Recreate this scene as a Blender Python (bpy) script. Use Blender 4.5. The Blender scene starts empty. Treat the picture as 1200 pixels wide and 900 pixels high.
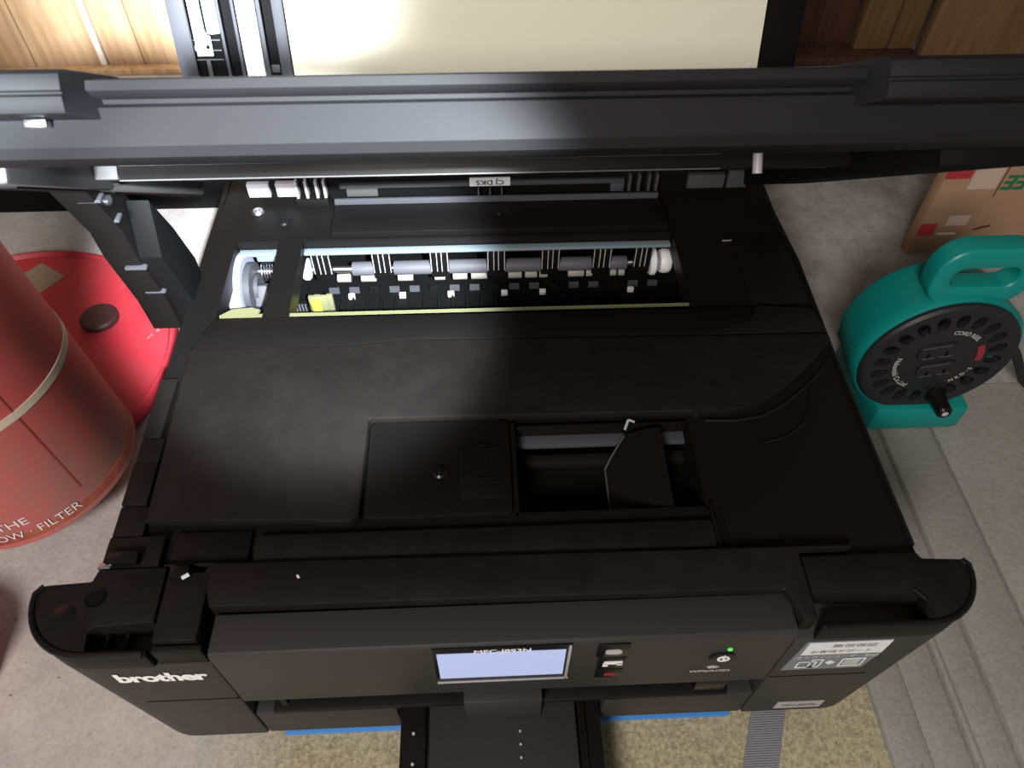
import bpy, bmesh, math, random
from mathutils import Vector, Matrix
random.seed(4)
S = bpy.context.scene
COL = S.collection

# ------------------------------------------------------------------ camera
cam_d = bpy.data.cameras.new('camera'); cam = bpy.data.objects.new('camera', cam_d); COL.objects.link(cam)
right = Vector((0.99902688, -0.0436053, 0.00662355)); down = Vector((-0.02953502, -0.77293904, -0.63379249)); fwd = Vector((0.03275631, 0.63298011, -0.77347476))
mw = Matrix.Identity(4)
for i in range(3):
    mw[i][0] = right[i]; mw[i][1] = -down[i]; mw[i][2] = -fwd[i]
mw.translation = Vector((-0.00776, -0.14257, 0.43591)); cam.matrix_world = mw
cam_d.sensor_width = 36; cam_d.lens = 27; cam_d.clip_start = 0.01
cam_d.dof.use_dof = True; cam_d.dof.focus_distance = 0.43; cam_d.dof.aperture_fstop = 20
S.camera = cam

# ------------------------------------------------------------------ world and lights
W = bpy.data.worlds.new('room_ambient'); S.world = W; W.use_nodes = True
W.node_tree.nodes['Background'].inputs[0].default_value = (1.0, 0.95, 0.90, 1); W.node_tree.nodes['Background'].inputs[1].default_value = 0.15

def area(name, loc, target, size, energy, color, sy=None):
    d = bpy.data.lights.new(name, 'AREA'); d.size = size; d.energy = energy; d.color = color
    if sy: d.shape = 'RECTANGLE'; d.size_y = sy
    o = bpy.data.objects.new(name, d); COL.objects.link(o); o.location = loc
    o.rotation_euler = (Vector(target) - Vector(loc)).to_track_quat('-Z', 'Y').to_euler(); return o
area('low_room_light', (-0.36, -0.95, 0.95), (-0.25, 0.0, 0), 0.3, 18, (1.0, 0.93, 0.87))  # unseen room light, placed low and near for a left-to-right falloff
def spot(name, loc, target, energy, color, cone, blend, soft):
    d = bpy.data.lights.new(name, 'SPOT'); d.energy = energy; d.color = color; d.spot_size = math.radians(cone); d.spot_blend = blend; d.shadow_soft_size = soft
    o = bpy.data.objects.new(name, d); COL.objects.link(o); o.location = loc
    o.rotation_euler = (Vector(target) - Vector(loc)).to_track_quat('-Z', 'Y').to_euler(); return o
spot('rear_fill_spot', (0.10, -0.35, 0.62), (-0.1791, 0.3658, -0.0201), 170, (0.88, 0.93, 1.0), 18.5, 0.5, 0.010)  # added spot; its cone edge shapes the bright patch at rear left
spot('bar_fill_spot', (-0.2, -0.5, 0.6), (-0.245, 0.43, 0.24), 340, (0.86, 0.92, 1.0), 25, 0.9, 0.03)  # added spot that brightens the left of the scanner bar, cover and boards

S.view_settings.view_transform = 'Standard'; S.view_settings.look = 'None'; S.view_settings.gamma = 1; S.view_settings.use_curve_mapping = False
S.view_settings.exposure = 0.0

# ------------------------------------------------------------------ materials
def mat(name, col, rough=0.5, spec=0.5, metal=0.0, mottle=None, bump=None, emit=None, coat=0):
    """mottle=(second colour, scale, low, high, stretch) ; bump=(scale, strength)"""
    m = bpy.data.materials.new(name); m.use_nodes = True; nt = m.node_tree; b = nt.nodes['Principled BSDF']
    b.inputs['Base Color'].default_value = (*col, 1); b.inputs['Roughness'].default_value = rough
    b.inputs['Specular IOR Level'].default_value = spec; b.inputs['Metallic'].default_value = metal
    b.inputs['Coat Weight'].default_value = coat
    tc = nt.nodes.new('ShaderNodeTexCoord')
    if mottle:
        c2, sc, lo, hi, st = mottle
        mp = nt.nodes.new('ShaderNodeMapping'); mp.inputs['Scale'].default_value = st
        nz = nt.nodes.new('ShaderNodeTexNoise'); nz.inputs['Scale'].default_value = sc; nz.inputs['Detail'].default_value = 6; nz.inputs['Roughness'].default_value = 0.65
        rp = nt.nodes.new('ShaderNodeValToRGB'); rp.color_ramp.elements[0].position = lo; rp.color_ramp.elements[1].position = hi
        rp.color_ramp.elements[0].color = (*col, 1); rp.color_ramp.elements[1].color = (*c2, 1)
        nt.links.new(tc.outputs['Object'], mp.inputs[0]); nt.links.new(mp.outputs[0], nz.inputs['Vector'])
        nt.links.new(nz.outputs['Fac'], rp.inputs[0]); nt.links.new(rp.outputs[0], b.inputs['Base Color'])
    if bump:
        n2 = nt.nodes.new('ShaderNodeTexNoise'); n2.inputs['Scale'].default_value = bump[0]; n2.inputs['Detail'].default_value = 4
        bp = nt.nodes.new('ShaderNodeBump'); bp.inputs['Strength'].default_value = bump[1]; bp.inputs['Distance'].default_value = 0.001
        nt.links.new(tc.outputs['Object'], n2.inputs['Vector']); nt.links.new(n2.outputs['Fac'], bp.inputs['Height']); nt.links.new(bp.outputs[0], b.inputs['Normal'])
    if emit:
        b.inputs['Emission Color'].default_value = (*emit[0], 1); b.inputs['Emission Strength'].default_value = emit[1]
    return m

def concrete(name, a, b_, c_speck, patch):
    m = bpy.data.materials.new(name); m.use_nodes = True; nt = m.node_tree; L = nt.links; b = nt.nodes['Principled BSDF']
    b.inputs['Roughness'].default_value = 0.85; b.inputs['Specular IOR Level'].default_value = 0.25
    tc = nt.nodes.new('ShaderNodeTexCoord')
    def noise(sc, det=5, ro=0.6):
        n = nt.nodes.new('ShaderNodeTexNoise'); n.inputs['Scale'].default_value = sc; n.inputs['Detail'].default_value = det; n.inputs['Roughness'].default_value = ro
        L.new(tc.outputs['Object'], n.inputs['Vector']); return n.outputs['Fac']
    def ramp(f, lo, hi, c0, c1):
        r = nt.nodes.new('ShaderNodeValToRGB'); e = r.color_ramp.elements; e[0].position = lo; e[1].position = hi; e[0].color = (*c0, 1); e[1].color = (*c1, 1)
        L.new(f, r.inputs[0]); return r.outputs[0]
    def mix(f, x, y, mode='MIX'):
        n = nt.nodes.new('ShaderNodeMix'); n.data_type = 'RGBA'; n.blend_type = mode
        if isinstance(f, float): n.inputs[0].default_value = f
        else: L.new(f, n.inputs[0])
        L.new(x, n.inputs[6]); L.new(y, n.inputs[7]); return n.outputs[2]
    base = ramp(noise(30) if patch else noise(16, 7, 0.7), 0.3, 0.7, a, b_)
    fine = ramp(noise(420, 3), 0.3, 0.6, (0.86, 0.85, 0.84), (1.03, 1.03, 1.03))
    col = mix(1.0, base, fine, 'MULTIPLY')
    speck = ramp(noise(230, 2, 0.5), 0.70, 0.76, (1, 1, 1), c_speck)
    col = mix(1.0, col, speck, 'MULTIPLY')
    if patch:  # worn, yellowed, coarser part of the floor at the front right
        gd = nt.nodes.new('ShaderNodeSeparateXYZ'); L.new(tc.outputs['Object'], gd.inputs[0])
        mr = nt.nodes.new('ShaderNodeMapRange'); mr.inputs[1].default_value = 0.43; mr.inputs[2].default_value = 0.49
        L.new(gd.outputs[0], mr.inputs[0])
        my = nt.nodes.new('ShaderNodeMapRange'); my.inputs[1].default_value = 0.08; my.inputs[2].default_value = 0.0
        L.new(gd.outputs[1], my.inputs[0])
        mm = nt.nodes.new('ShaderNodeMath'); mm.operation = 'MULTIPLY'; L.new(mr.outputs[0], mm.inputs[0]); L.new(my.outputs[0], mm.inputs[1])
        rough = ramp(noise(420, 5, 0.75), 0.36, 0.62, (0.24, 0.20, 0.13), (0.48, 0.43, 0.29))
        col = mix(mm.outputs[0], col, rough)
    L.new(col, b.inputs['Base Color'])
    bp = nt.nodes.new('ShaderNodeBump'); bp.inputs['Strength'].default_value = 0.35; bp.inputs['Distance'].default_value = 0.001
    L.new(noise(220, 4), bp.inputs['Height']); L.new(bp.outputs[0], b.inputs['Normal'])
    return m

def wood(name, a, b_, rough=0.55):
    m = bpy.data.materials.new(name); m.use_nodes = True; nt = m.node_tree; L = nt.links; b = nt.nodes['Principled BSDF']
    b.inputs['Roughness'].default_value = rough; b.inputs['Specular IOR Level'].default_value = 0.3
    tc = nt.nodes.new('ShaderNodeTexCoord'); mp = nt.nodes.new('ShaderNodeMapping'); mp.inputs['Scale'].default_value = (1, 1, 0.07); L.new(tc.outputs['Object'], mp.inputs[0])
    n = nt.nodes.new('ShaderNodeTexNoise'); n.inputs['Scale'].default_value = 110; n.inputs['Detail'].default_value = 6; n.inputs['Roughness'].default_value = 0.7; L.new(mp.outputs[0], n.inputs['Vector'])
    r = nt.nodes.new('ShaderNodeValToRGB'); e = r.color_ramp.elements; e[0].position = 0.33; e[1].position = 0.6; e[0].color = (*a, 1); e[1].color = (*b_, 1)
    L.new(n.outputs['Fac'], r.inputs[0]); L.new(r.outputs[0], b.inputs['Base Color']); return m

M = {}
M['plastic'] = mat('black_textured_plastic', (0.0085, 0.0076, 0.0070), 0.52, 0.15, mottle=((0.0118, 0.0102, 0.0092), 60, .4, .7, (1, 1, 1)), bump=(1800, 0.12))
M['gloss'] = mat('black_gloss_plastic', (0.006, 0.006, 0.006), 0.28, 0.3)
M['deckp'] = mat('black_satin_plastic', (0.0062, 0.0057, 0.0054), 0.42, 0.16, bump=(1500, 0.08))
M['front'] = mat('charcoal_front_plastic', (0.034, 0.032, 0.031), 0.5, 0.25, bump=(1800, 0.1))
M['deep'] = mat('matt_black_plastic', (0.0035, 0.0035, 0.0035), 0.7, 0.12)
M['slab'] = mat('scanner_black_plastic', (0.0095, 0.0097, 0.0110), 0.6, 0.2)
M['under'] = mat('scanner_grey_underside', (0.06, 0.058, 0.058), 0.5, 0.3)
M['roller'] = mat('grey_rubber_roller', (0.085, 0.088, 0.10), 0.6, 0.3)
M['whitep'] = mat('white_nylon', (0.72, 0.72, 0.72), 0.45, 0.4)
M['bluewhite'] = mat('bluish_nylon', (0.34, 0.36, 0.42), 0.5, 0.3)
M['creamp'] = mat('cream_roller', (0.26, 0.25, 0.22), 0.5, 0.3)
M['film'] = mat('yellowed_film_strip', (0.16, 0.165, 0.085), 0.5, 0.2)
M['yellow'] = mat('yellow_green_plastic', (0.50, 0.52, 0.05), 0.5, 0.3)
M['steel'] = mat('zinc_steel', (0.62, 0.63, 0.66), 0.32, 0.5, 1.0)
M['rail'] = mat('blue_grey_steel_rail', (0.22, 0.28, 0.32), 0.45, 0.5, 0.2)
M['sheet'] = mat('white_backing_foam', (0.84, 0.82, 0.66), 0.7, 0.2)
M['framegrey'] = mat('cover_frame_plastic', (0.055, 0.058, 0.066), 0.5, 0.4, bump=(1500, 0.1))
M['lcd'] = mat('lit_lcd', (0.2, 0.22, 0.3), 0.2, 0.5, emit=((0.40, 0.47, 0.74), 0.82))
M['led'] = mat('green_led', (0.02, 0.2, 0.02), 0.3, emit=((0.10, 0.75, 0.10), 1.0))
M['print'] = mat('white_print', (0.80, 0.80, 0.80), 0.6, 0.2)
M['printgrey'] = mat('pale_grey_print', (0.42, 0.42, 0.42), 0.6, 0.2)
M['printred'] = mat('dull_red_print', (0.25, 0.03, 0.04), 0.6, 0.2)
M['stgrey'] = mat('grey_sticker', (0.17, 0.185, 0.20), 0.5, 0.3)
M['stwhite'] = mat('white_sticker', (0.68, 0.69, 0.73), 0.5, 0.3)
M['stdark'] = mat('dark_sticker_print', (0.05, 0.05, 0.06), 0.6, 0.2)
M['silver'] = mat('silver_label', (0.36, 0.34, 0.36), 0.4, 0.4)
M['red'] = mat('scuffed_red_paint', (0.55, 0.11, 0.105), 0.65, 0.2, mottle=((0.33, 0.16, 0.14), 22, .42, .68, (1, 1, .5)), bump=(60, 0.15))
M['rust'] = mat('rust_stained_rim', (0.38, 0.13, 0.07), 0.6, 0.3, mottle=((0.28, 0.05, 0.045), 50, .4, .65, (1, 1, 1)))
M['lid'] = mat('bright_red_paint', (0.50, 0.028, 0.045), 0.45, 0.35, mottle=((0.44, 0.045, 0.06), 30, .4, .7, (1, 1, 1)))
M['stripe'] = mat('cream_stripe', (0.62, 0.53, 0.42), 0.55, 0.3)
M['paperdark'] = mat('stained_paper', (0.34, 0.26, 0.20), 0.7, 0.2)
M['capdark'] = mat('dark_cap', (0.05, 0.02, 0.018), 0.5, 0.3)
M['teal'] = mat('teal_plastic', (0.004, 0.23, 0.20), 0.4, 0.35)
M['reelblack'] = mat('reel_black_plastic', (0.016, 0.016, 0.019), 0.5, 0.35, bump=(900, 0.1))
M['card'] = mat('corrugated_cardboard', (0.36, 0.23, 0.145), 0.8, 0.15, mottle=((0.31, 0.19, 0.12), 14, .35, .7, (1, 1, 3)))
M['tape'] = mat('red_tape', (0.40, 0.035, 0.05), 0.5, 0.3)
M['paper'] = mat('pale_label_paper', (0.52, 0.39, 0.32), 0.7, 0.2)
M['greenprint'] = mat('green_print', (0.02, 0.15, 0.07), 0.7, 0.2)
M['blue'] = mat('bright_blue_sheet', (0.06, 0.24, 0.62), 0.5, 0.3)
M['strap'] = mat('grey_webbing', (0.27, 0.28, 0.30), 0.8, 0.2)
M['strap2'] = mat('dark_grey_webbing_yarn', (0.20, 0.205, 0.22), 0.8, 0.2)
M['woodl'] = wood('light_oak_veneer', (0.37, 0.225, 0.115), (0.56, 0.38, 0.22))
M['woodm'] = wood('brown_oak_board', (0.095, 0.055, 0.022), (0.15, 0.092, 0.040))
M['woodr'] = wood('worn_brown_board', (0.135, 0.076, 0.034), (0.19, 0.112, 0.054))
M['woodd'] = wood('dark_red_brown_board', (0.035, 0.016, 0.011), (0.075, 0.033, 0.02))
M['woodw'] = mat('white_painted_edge', (0.75, 0.68, 0.60), 0.6, 0.2)
M['floor'] = concrete('concrete_floor', (0.42, 0.385, 0.365), (0.54, 0.505, 0.48), (0.45, 0.42, 0.40), True)
M['conc'] = concrete('smooth_concrete_ledge', (0.29, 0.275, 0.25), (0.36, 0.345, 0.32), (0.75, 0.73, 0.71), False)
M['concrear'] = concrete('mottled_concrete_slab', (0.17, 0.16, 0.15), (0.42, 0.41, 0.395), (0.7, 0.68, 0.66), False)
M['wall'] = mat('dim_plaster', (0.25, 0.22, 0.19), 0.9, 0.1)

# ------------------------------------------------------------------ mesh helpers
ORG = {}
class MB:
    def __init__(s, f=None): s.v = []; s.f = []; s.fn = f
    def add(s, vs, fs):
        n = len(s.v); s.v += [Vector(p) if s.fn is None else Vector(s.fn(*p)) for p in vs]; s.f += [tuple(n + i for i in q) for q in fs]; return s
    def box(s, x0, x1, y0, y1, z0, z1):
        return s.add([(x0,y0,z0),(x1,y0,z0),(x1,y1,z0),(x0,y1,z0),(x0,y0,z1),(x1,y0,z1),(x1,y1,z1),(x0,y1,z1)],
                     [(3,2,1,0),(4,5,6,7),(0,1,5,4),(1,2,6,5),(2,3,7,6),(3,0,4,7)])
    def prism(s, poly, a, b, ax='z'):
        """extrude a 2D outline between a and b along an axis: z -> (x,y), y -> (x,z), x -> (y,z)"""
        g = {'z': lambda p, h: (p[0], p[1], h), 'y': lambda p, h: (p[0], h, p[1]), 'x': lambda p, h: (h, p[0], p[1])}[ax]
        n = len(poly)
        return s.add([g(p, a) for p in poly] + [g(p, b) for p in poly],
                     [tuple(range(n))[::-1], tuple(range(n, 2*n))] + [(i, (i+1) % n, n + (i+1) % n, n + i) for i in range(n)])
    def cyl(s, p0, p1, r, n=16, r2=None, caps=True):
        p0 = Vector(p0); p1 = Vector(p1); d = (p1 - p0).normalized(); a = d.orthogonal().normalized(); b = d.cross(a); r2 = r if r2 is None else r2
        vs = [p0 + (a*math.cos(t) + b*math.sin(t))*r for t in [2*math.pi*i/n for i in range(n)]] + [p1 + (a*math.cos(t) + b*math.sin(t))*r2 for t in [2*math.pi*i/n for i in range(n)]]
        fs = [(i, (i+1) % n, n + (i+1) % n, n + i) for i in range(n)]
        if caps: fs += [tuple(range(n))[::-1], tuple(range(n, 2*n))]
        return s.add(vs, fs)
    def lathe(s, prof, c, axis, n=48):
        """prof: (radius, height along axis)"""
        d = Vector(axis).normalized(); a = d.orthogonal().normalized(); b = d.cross(a); c = Vector(c); m = len(prof); vs = []; fs = []
        for i in range(n):
            t = 2*math.pi*i/n; u = a*math.cos(t) + b*math.sin(t)
            vs += [c + u*r + d*h for r, h in prof]
        for i in range(n):
            j = (i+1) % n
            fs += [(i*m+k, j*m+k, j*m+k+1, i*m+k+1) for k in range(m-1)]
        return s.add(vs, fs)
    def tube(s, pts, r, n=8):
        pts = [Vector(p) for p in pts]; rings = []; up = None; vs = []; fs = []
        for i, p in enumerate(pts):
            d = (pts[min(i+1, len(pts)-1)] - pts[max(i-1, 0)]).normalized()
            a = d.orthogonal().normalized() if up is None else (up - d*up.dot(d)).normalized(); up = a; b = d.cross(a)
            vs += [p + (a*math.cos(2*math.pi*k/n) + b*math.sin(2*math.pi*k/n))*r for k in range(n)]
        for i in range(len(pts)-1): fs += [(i*n+k, i*n+(k+1) % n, (i+1)*n+(k+1) % n, (i+1)*n+k) for k in range(n)]
        fs += [tuple(range(n))[::-1], tuple(range((len(pts)-1)*n, len(pts)*n))]
        return s.add(vs, fs)
    def build(s, name, m, parent=None, bev=0, smooth=False, seg=2):
        xs = [min(v[i] for v in s.v) for i in range(3)]; xe = [max(v[i] for v in s.v) for i in range(3)]
        o0 = Vector(((xs[0]+xe[0])/2, (xs[1]+xe[1])/2, xs[2]))
        me = bpy.data.meshes.new(name); me.from_pydata([v - o0 for v in s.v], [], s.f)
        bm = bmesh.new(); bm.from_mesh(me); bmesh.ops.remove_doubles(bm, verts=bm.verts, dist=1e-6); bmesh.ops.recalc_face_normals(bm, faces=bm.faces)
        if bev:
            es = [e for e in bm.edges if len(e.link_faces) == 2 and e.calc_face_angle(0) > 0.5]
            bmesh.ops.bevel(bm, geom=es, offset=bev, segments=seg, profile=0.5, affect='EDGES', clamp_overlap=True)
        bm.to_mesh(me); bm.free()
        if smooth or bev:
            me.shade_smooth()
            me.set_sharp_from_angle(angle=0.6 if smooth else 0.45)
        return link(name, me, m, parent, o0)

def link(name, me, m, parent, o0):
    if isinstance(m, str): m = M[m]
    me.materials.clear(); me.materials.append(m)
    o = bpy.data.objects.new(name, me); COL.objects.link(o); ORG[o.name] = Vector(o0)
    if parent is not None: o.parent = parent; o.location = Vector(o0) - ORG[parent.name]
    else: o.location = o0
    return o

def empty(name, loc):
    o = bpy.data.objects.new(name, None); COL.objects.link(o); o.location = loc; ORG[o.name] = Vector(loc); o.empty_display_size = 0.02; return o
def tag(o, label, cat, group=None):
    o['label'] = label; o['category'] = cat
    if group: o['group'] = group
    return o
def struct(o): o['kind'] = 'structure'; return o
def lab(o, l): o['label'] = l; return o

def text(name, body, size, fn, m, parent, bold=0.0, depth=0.0003, align='CENTER', spacing=1.0, sx=1.0):
    """flat lettering: fn(u, v, h) maps text plane coordinates to the world"""
    c = bpy.data.curves.new(name, 'FONT'); c.body = body; c.size = size; c.align_x = align; c.align_y = 'CENTER'; c.offset = bold; c.space_character = spacing; c.resolution_u = 3
    t = bpy.data.objects.new(name + '_tmp', c); COL.objects.link(t)
    dg = bpy.context.evaluated_depsgraph_get(); me0 = bpy.data.meshes.new_from_object(t.evaluated_get(dg))
    mb = MB(); vs = [v.co.copy() for v in me0.vertices]; fs = [tuple(p.vertices) for p in me0.polygons]
    bpy.data.objects.remove(t); bpy.data.curves.remove(c); bpy.data.meshes.remove(me0)
    if not vs: return None
    mb.v = [Vector(fn(v.x*sx, v.y, depth)) for v in vs]; mb.f = fs
    return mb.build(name, m, parent)

def rrect(x0, x1, y0, y1, r, n=5):
    p = []
    for cx, cy, a0 in ((x1-r, y1-r, 0), (x0+r, y1-r, 90), (x0+r, y0+r, 180), (x1-r, y0+r, 270)):
        p += [(cx + r*math.cos(math.radians(a0 + 90*i/n)), cy + r*math.sin(math.radians(a0 + 90*i/n))) for i in range(n+1)]
    return p

# ------------------------------------------------------------------ setting
fl = struct(MB().box(-1.4, 0.198, -0.9, 1.0, -0.03, 0).build('floor', 'floor'))
def strip(x0, x1, z, b=0.002, y0=-0.9, y1=0.20, m='conc'): return MB().box(x0, x1, y0, y1, -0.03, z).build('concrete_strip', m, fl, b)
strip(0.1982, 0.219, 0.0035); strip(0.2192, 0.2415, 0.0005); strip(0.2417, 0.2455, 0.0035, 0.0015); strip(0.2457, 0.266, -0.0005)
strip(0.2662, 0.3015, 0.003); strip(0.3035, 1.4, 0.002, 0.001)
strip(0.1982, 1.4, 0.002, 0.001, 0.2005, 1.0, 'concrear')
MB().box(0.3015, 0.3035, -0.9, 0.20, -0.03, -0.002).build('dirt_joint', mat('dirty_joint', (0.06, 0.05, 0.045), 0.9, 0.1, mottle=((0.36, 0.34, 0.31), 160, .45, .6, (1, .25, 1))), fl)
struct(MB().box(-1.4, 1.4, 0.80, 0.86, 0, 1.3).build('wall_back', 'wall'))

# veneered boards standing behind, left
def panel(x0, x1, y, h, m, splits, name, label, thick=0.02, z0=0.0, group=None):
    r = empty(name, ((x0+x1)/2, y + thick/2, z0)); tag(r, label, 'board', group)
    xs = [x0] + splits + [x1]
    for a, b in zip(xs[:-1], xs[1:]): MB().box(a + .0004, b - .0004, y, y + thick, z0, z0 + h).build('plank', m, r, 0.0008)
    return r
panel(-0.75, -0.4175, 0.680, 0.55, 'woodl', [-0.66, -0.57, -0.489], 'veneer_panel', 'light oak veneer panel at the far left of the white edge strip')
panel(-0.4105, -0.10, 0.680, 0.55, 'woodl', [-0.372, -0.318, -0.23], 'veneer_panel', 'light oak veneer panel between white edge strip and open document cover')
tag(MB().box(-0.4172, -0.4108, 0.676, 0.700, 0, 0.55).build('edge_strip', 'woodw', None, 0.001), 'thin white edge strip between the two light oak panels', 'strip')
tag(MB().box(-0.75, -0.10, 0.664, 0.676, 0, 0.006).build('bottom_rail', 'woodl', None, 0.001), 'low pale wooden rail at the foot of the oak panels', 'rail')
panel(0.10, 0.411, 0.690, 0.5, 'woodd', [0.25, 0.372], 'dark_board', 'dark red-brown board beside the document cover on the right')
tag(MB().box(0.4115, 0.4485, 0.672, 0.69, 0.012, 0.5).build('upright_board', 'woodm', None, 0.001), 'brown upright board right of the dark red-brown board', 'board')
tag(MB().box(0.4500, 0.4795, 0.672, 0.69, 0.012, 0.5).build('upright_board', 'woodm', None, 0.001), 'narrow brown upright board next to the wide worn board', 'board')
tag(MB().box(0.33, 0.480, 0.655, 0.689, 0, 0.0118).build('bottom_batten', 'woodd', None, 0.001), 'dark red-brown batten under the brown upright boards', 'batten')
tag(MB().box(0.481, 0.95, 0.655, 0.67, 0, 0.5).build('wide_board', 'woodr', None, 0.001), 'wide worn brown board at the far right edge', 'board')
tag(MB().box(-0.75, -0.13, 0.428, 0.452, 0, 0.052).build('black_band', 'deep', None, 0.0015), 'low black band along the floor behind the printer', 'plank')  # low black box filling the dark band behind the printer

# ------------------------------------------------------------------ printer
P = empty('inkjet_printer', (0, 0.13, 0)); tag(P, 'black multifunction inkjet printer with its scanner and document cover raised', 'printer')

body = MB()
body.box(-.178, -.174, .005, .300, .014, .1235).box(.178, .182, .005, .300, .014, .1235).box(-.174, .178, .296, .300, .014, .1235).box(-.174, .178, .0, .296, .014, .018).box(-.174, .178, .10, .296, .06, .064)
body.build('body_shell', 'deep', P, 0.0015)
for x in (-.15, .15):
    for y in (.03, .27): MB().cyl((x, y, 0.0), (x, y, .0145), .008, 14).build('foot', 'deep', P)

deck = MB()
for b in [(-.177,.181,.2315,.298),(-.177,-.159,.163,.2315),(.111,.181,.163,.2315),(-.133,-.1185,.163,.2315),(-.177,.181,.090,.163),(-.177,.004,.008,.090),(.094,.181,.008,.090),(.004,.094,.008,.034)]:
    deck.box(b[0], b[1], b[2], b[3], .112, .1245)
deck.build('deck_frame', 'deckp', P)
# raised left edge column with its steps
for (y0, y1, x0, x1, z) in [(.012,.028,-.1765,-.152,.1285),(.0285,.044,-.1765,-.163,.1275),(.0445,.0675,-.1765,-.165,.1282),(.068,.082,-.1765,-.1655,.1275),(.0825,.120,-.1768,-.168,.128)]:
    MB().box(x0, x1, y0, y1, .1245, z).build('edge_step', 'plastic', P, .0006)
MB().box(-.1735, -.160, .0135, .019, .1285, .1325).build('latch', 'gloss', P, .0006)
MB().box(-.1775, -.172, .0125, .0155, .120, .1292).build('hinge_pin', 'steel', P, .0006)

# main raised cover plate of the deck (L outline with a bevelled right end)
tc = [(-.1625,.0345),(-.086,.0325),(-.0848,.0312),(-.0705,.031),(-.0672,.034),(-.0668,.0886),(.0945,.0873),(.0955,.0850),(.0985,.0850),(.0995,.0868),(.116,.0872),(.128,.0898),(.139,.0955),(.1545,.108),(.1655,.1175),(.180,.1335),(.1795,.1375),(-.030,.1405),(-.050,.1415),(-.075,.1385),(-.100,.1375),(-.1655,.1385)]
MB().prism(tc, .1245, .1300).build('top_cover', 'plastic', P, .0009)
MB().prism([(-.1655,.1395),(-.100,.1385),(-.076,.1395),(-.051,.1427),(.1795,.1390),(.178,.150),(.166,.160),(.108,.1605),(-.158,.1620)], .1245, .1285).build('window_plate', 'deckp', P, .0008)
MB().prism([(.1125,.140),(.1795,.1392),(.1770,.157),(.1460,.161),(.1400,.150)], .1285, .1293).build('raised_patch', 'plastic', P, .0003)
# curved channel wall right of the cover and the outer deck edge
arc = [(.1015,.0845),(.117,.0838),(.131,.0862),(.1425,.0920),(.157,.1030),(.168,.1130),(.180,.127)]
MB().tube([(x, y, .1248) for x, y in arc], .0011, 6).build('guide_rib', 'gloss', P)
MB().tube([(.128,.070,.1246),(.140,.073,.1246),(.150,.080,.1246),(.156,.090,.1246),(.163,.108,.1246),(.1655,.116,.1246)], .0008, 6).build('guide_rib', 'gloss', P)
MB().tube([(.1805,.012,.1245),(.1805,.13,.1245),(.181,.20,.126),(.1765,.262,.127)], .0016, 8).build('edge_bead', 'gloss', P)
for pts in ([(.150,.1925,.1255),(.158,.189,.1255),(.163,.184,.1255)], [(.152,.170,.1255),(.158,.1715,.1255),(.165,.168,.1255)], [(.140,.2205,.1258),(.163,.2212,.1258)]):
    MB().tube(pts, .0007, 6).build('mould_rib', 'steel' if len(pts) == 2 else 'gloss', P)
MB().box(.1455,.1790,.165,.2255,.1245,.1265).build('rear_boss','deckp',P,.0008)

# front-left sub panel inside the L with screw and raised marks
cp = MB().prism(rrect(-.0660, .0025, .0335, .0875, .003), .1245, .1272).build('service_panel', 'deckp', P, .0006)
def screw(x, y, z, r, parent, m='gloss'):
    s_ = MB().lathe([(0, r*.5), (r*.35, r*.5), (r*.4, r*.25), (r*.75, r*.25), (r, 0), (r*1.05, -r*.3)], (x, y, z), (0, 0, 1), 18).build('screw', m, parent, smooth=True)
    return s_
screw(-.0313, .0576, .1272, .0038, cp)
MB().prism(rrect(-.022, .0015, .042, .072, .002), .1272, .1276).build('embossed_plate', 'deckp', cp, .0002)
em = MB()
for x0, x1, y in [(-.0135,-.0085,.0712),(-.015,-.003,.0690),(-.012,-.008,.0672),(-.014,-.003,.0650),(-.0105,-.007,.0545),(-.0145,-.003,.0525),(-.013,-.009,.0505),(-.006,-.003,.0500)]:
    em.box(x0, x1, y, y + .0008, .1276, .1283)
for x in (-.0125, -.0095, -.006): em.box(x, x + .0008, .0615, .0648, .1276, .1283)
em.build('embossed_mark', 'gloss', cp)
# open bay with stepped rear ledge and a bowed flap
pit = MB().box(.004, .094, .034, .0868, .098, .100).box(.004, .0055, .034, .0868, .100, .1245).box(.0925, .094, .034, .0868, .100, .1245).box(.004, .094, .034, .0355, .100, .1245).build('bay', 'deep', P)
MB().box(.0055, .0925, .0790, .0868, .112, .1150).build('bay_ledge', M['framegrey'], pit, .0005)
MB().box(.0055, .0925, .0850, .0868, .115, .1225).build('bay_ledge', 'deckp', pit, .0005)
MB().box(.0055, .0925, .0735, .0790, .102, .1070).build('bay_ledge', 'plastic', pit, .0005)
fp = []; n = 10
for i in range(n+1):
    t = i/n; fp.append((.0500 + .028*t, .0500 - .0, .112 + .014*math.sin(math.pi*.5*t)))
fvs = []; ffs = []
for x, _, z in fp:
    yb = .0805 if x > .060 else .0655 + (x - .050)*1.5
    fvs += [(x, .0365, z - .003), (x, yb, z), (x, .0365, z - .005), (x, yb, z - .002)]
for i in range(n):
    a = i*4; b = a + 4
    ffs += [(a, a+1, b+1, b), (a+2, b+2, b+3, a+3), (a, b, b+2, a+2), (a+1, a+3, b+3, b+1)]
ffs += [(0, 2, 3, 1), (n*4, n*4+1, n*4+3, n*4+2)]
flap = MB().add(fvs, ffs).build('ink_flap', 'deckp', P, smooth=True)
MB().tube([(.0500,.0655,.1122),(.0500,.0500,.1108),(.0500,.0370,.1092)], .0005, 6).build('flap_edge', 'under', flap)
MB().tube([(.0500,.0655,.1122),(.0530,.0700,.1150),(.0570,.0752,.1180),(.0605,.0800,.1200)], .0005, 6).build('flap_edge', 'under', flap)
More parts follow.
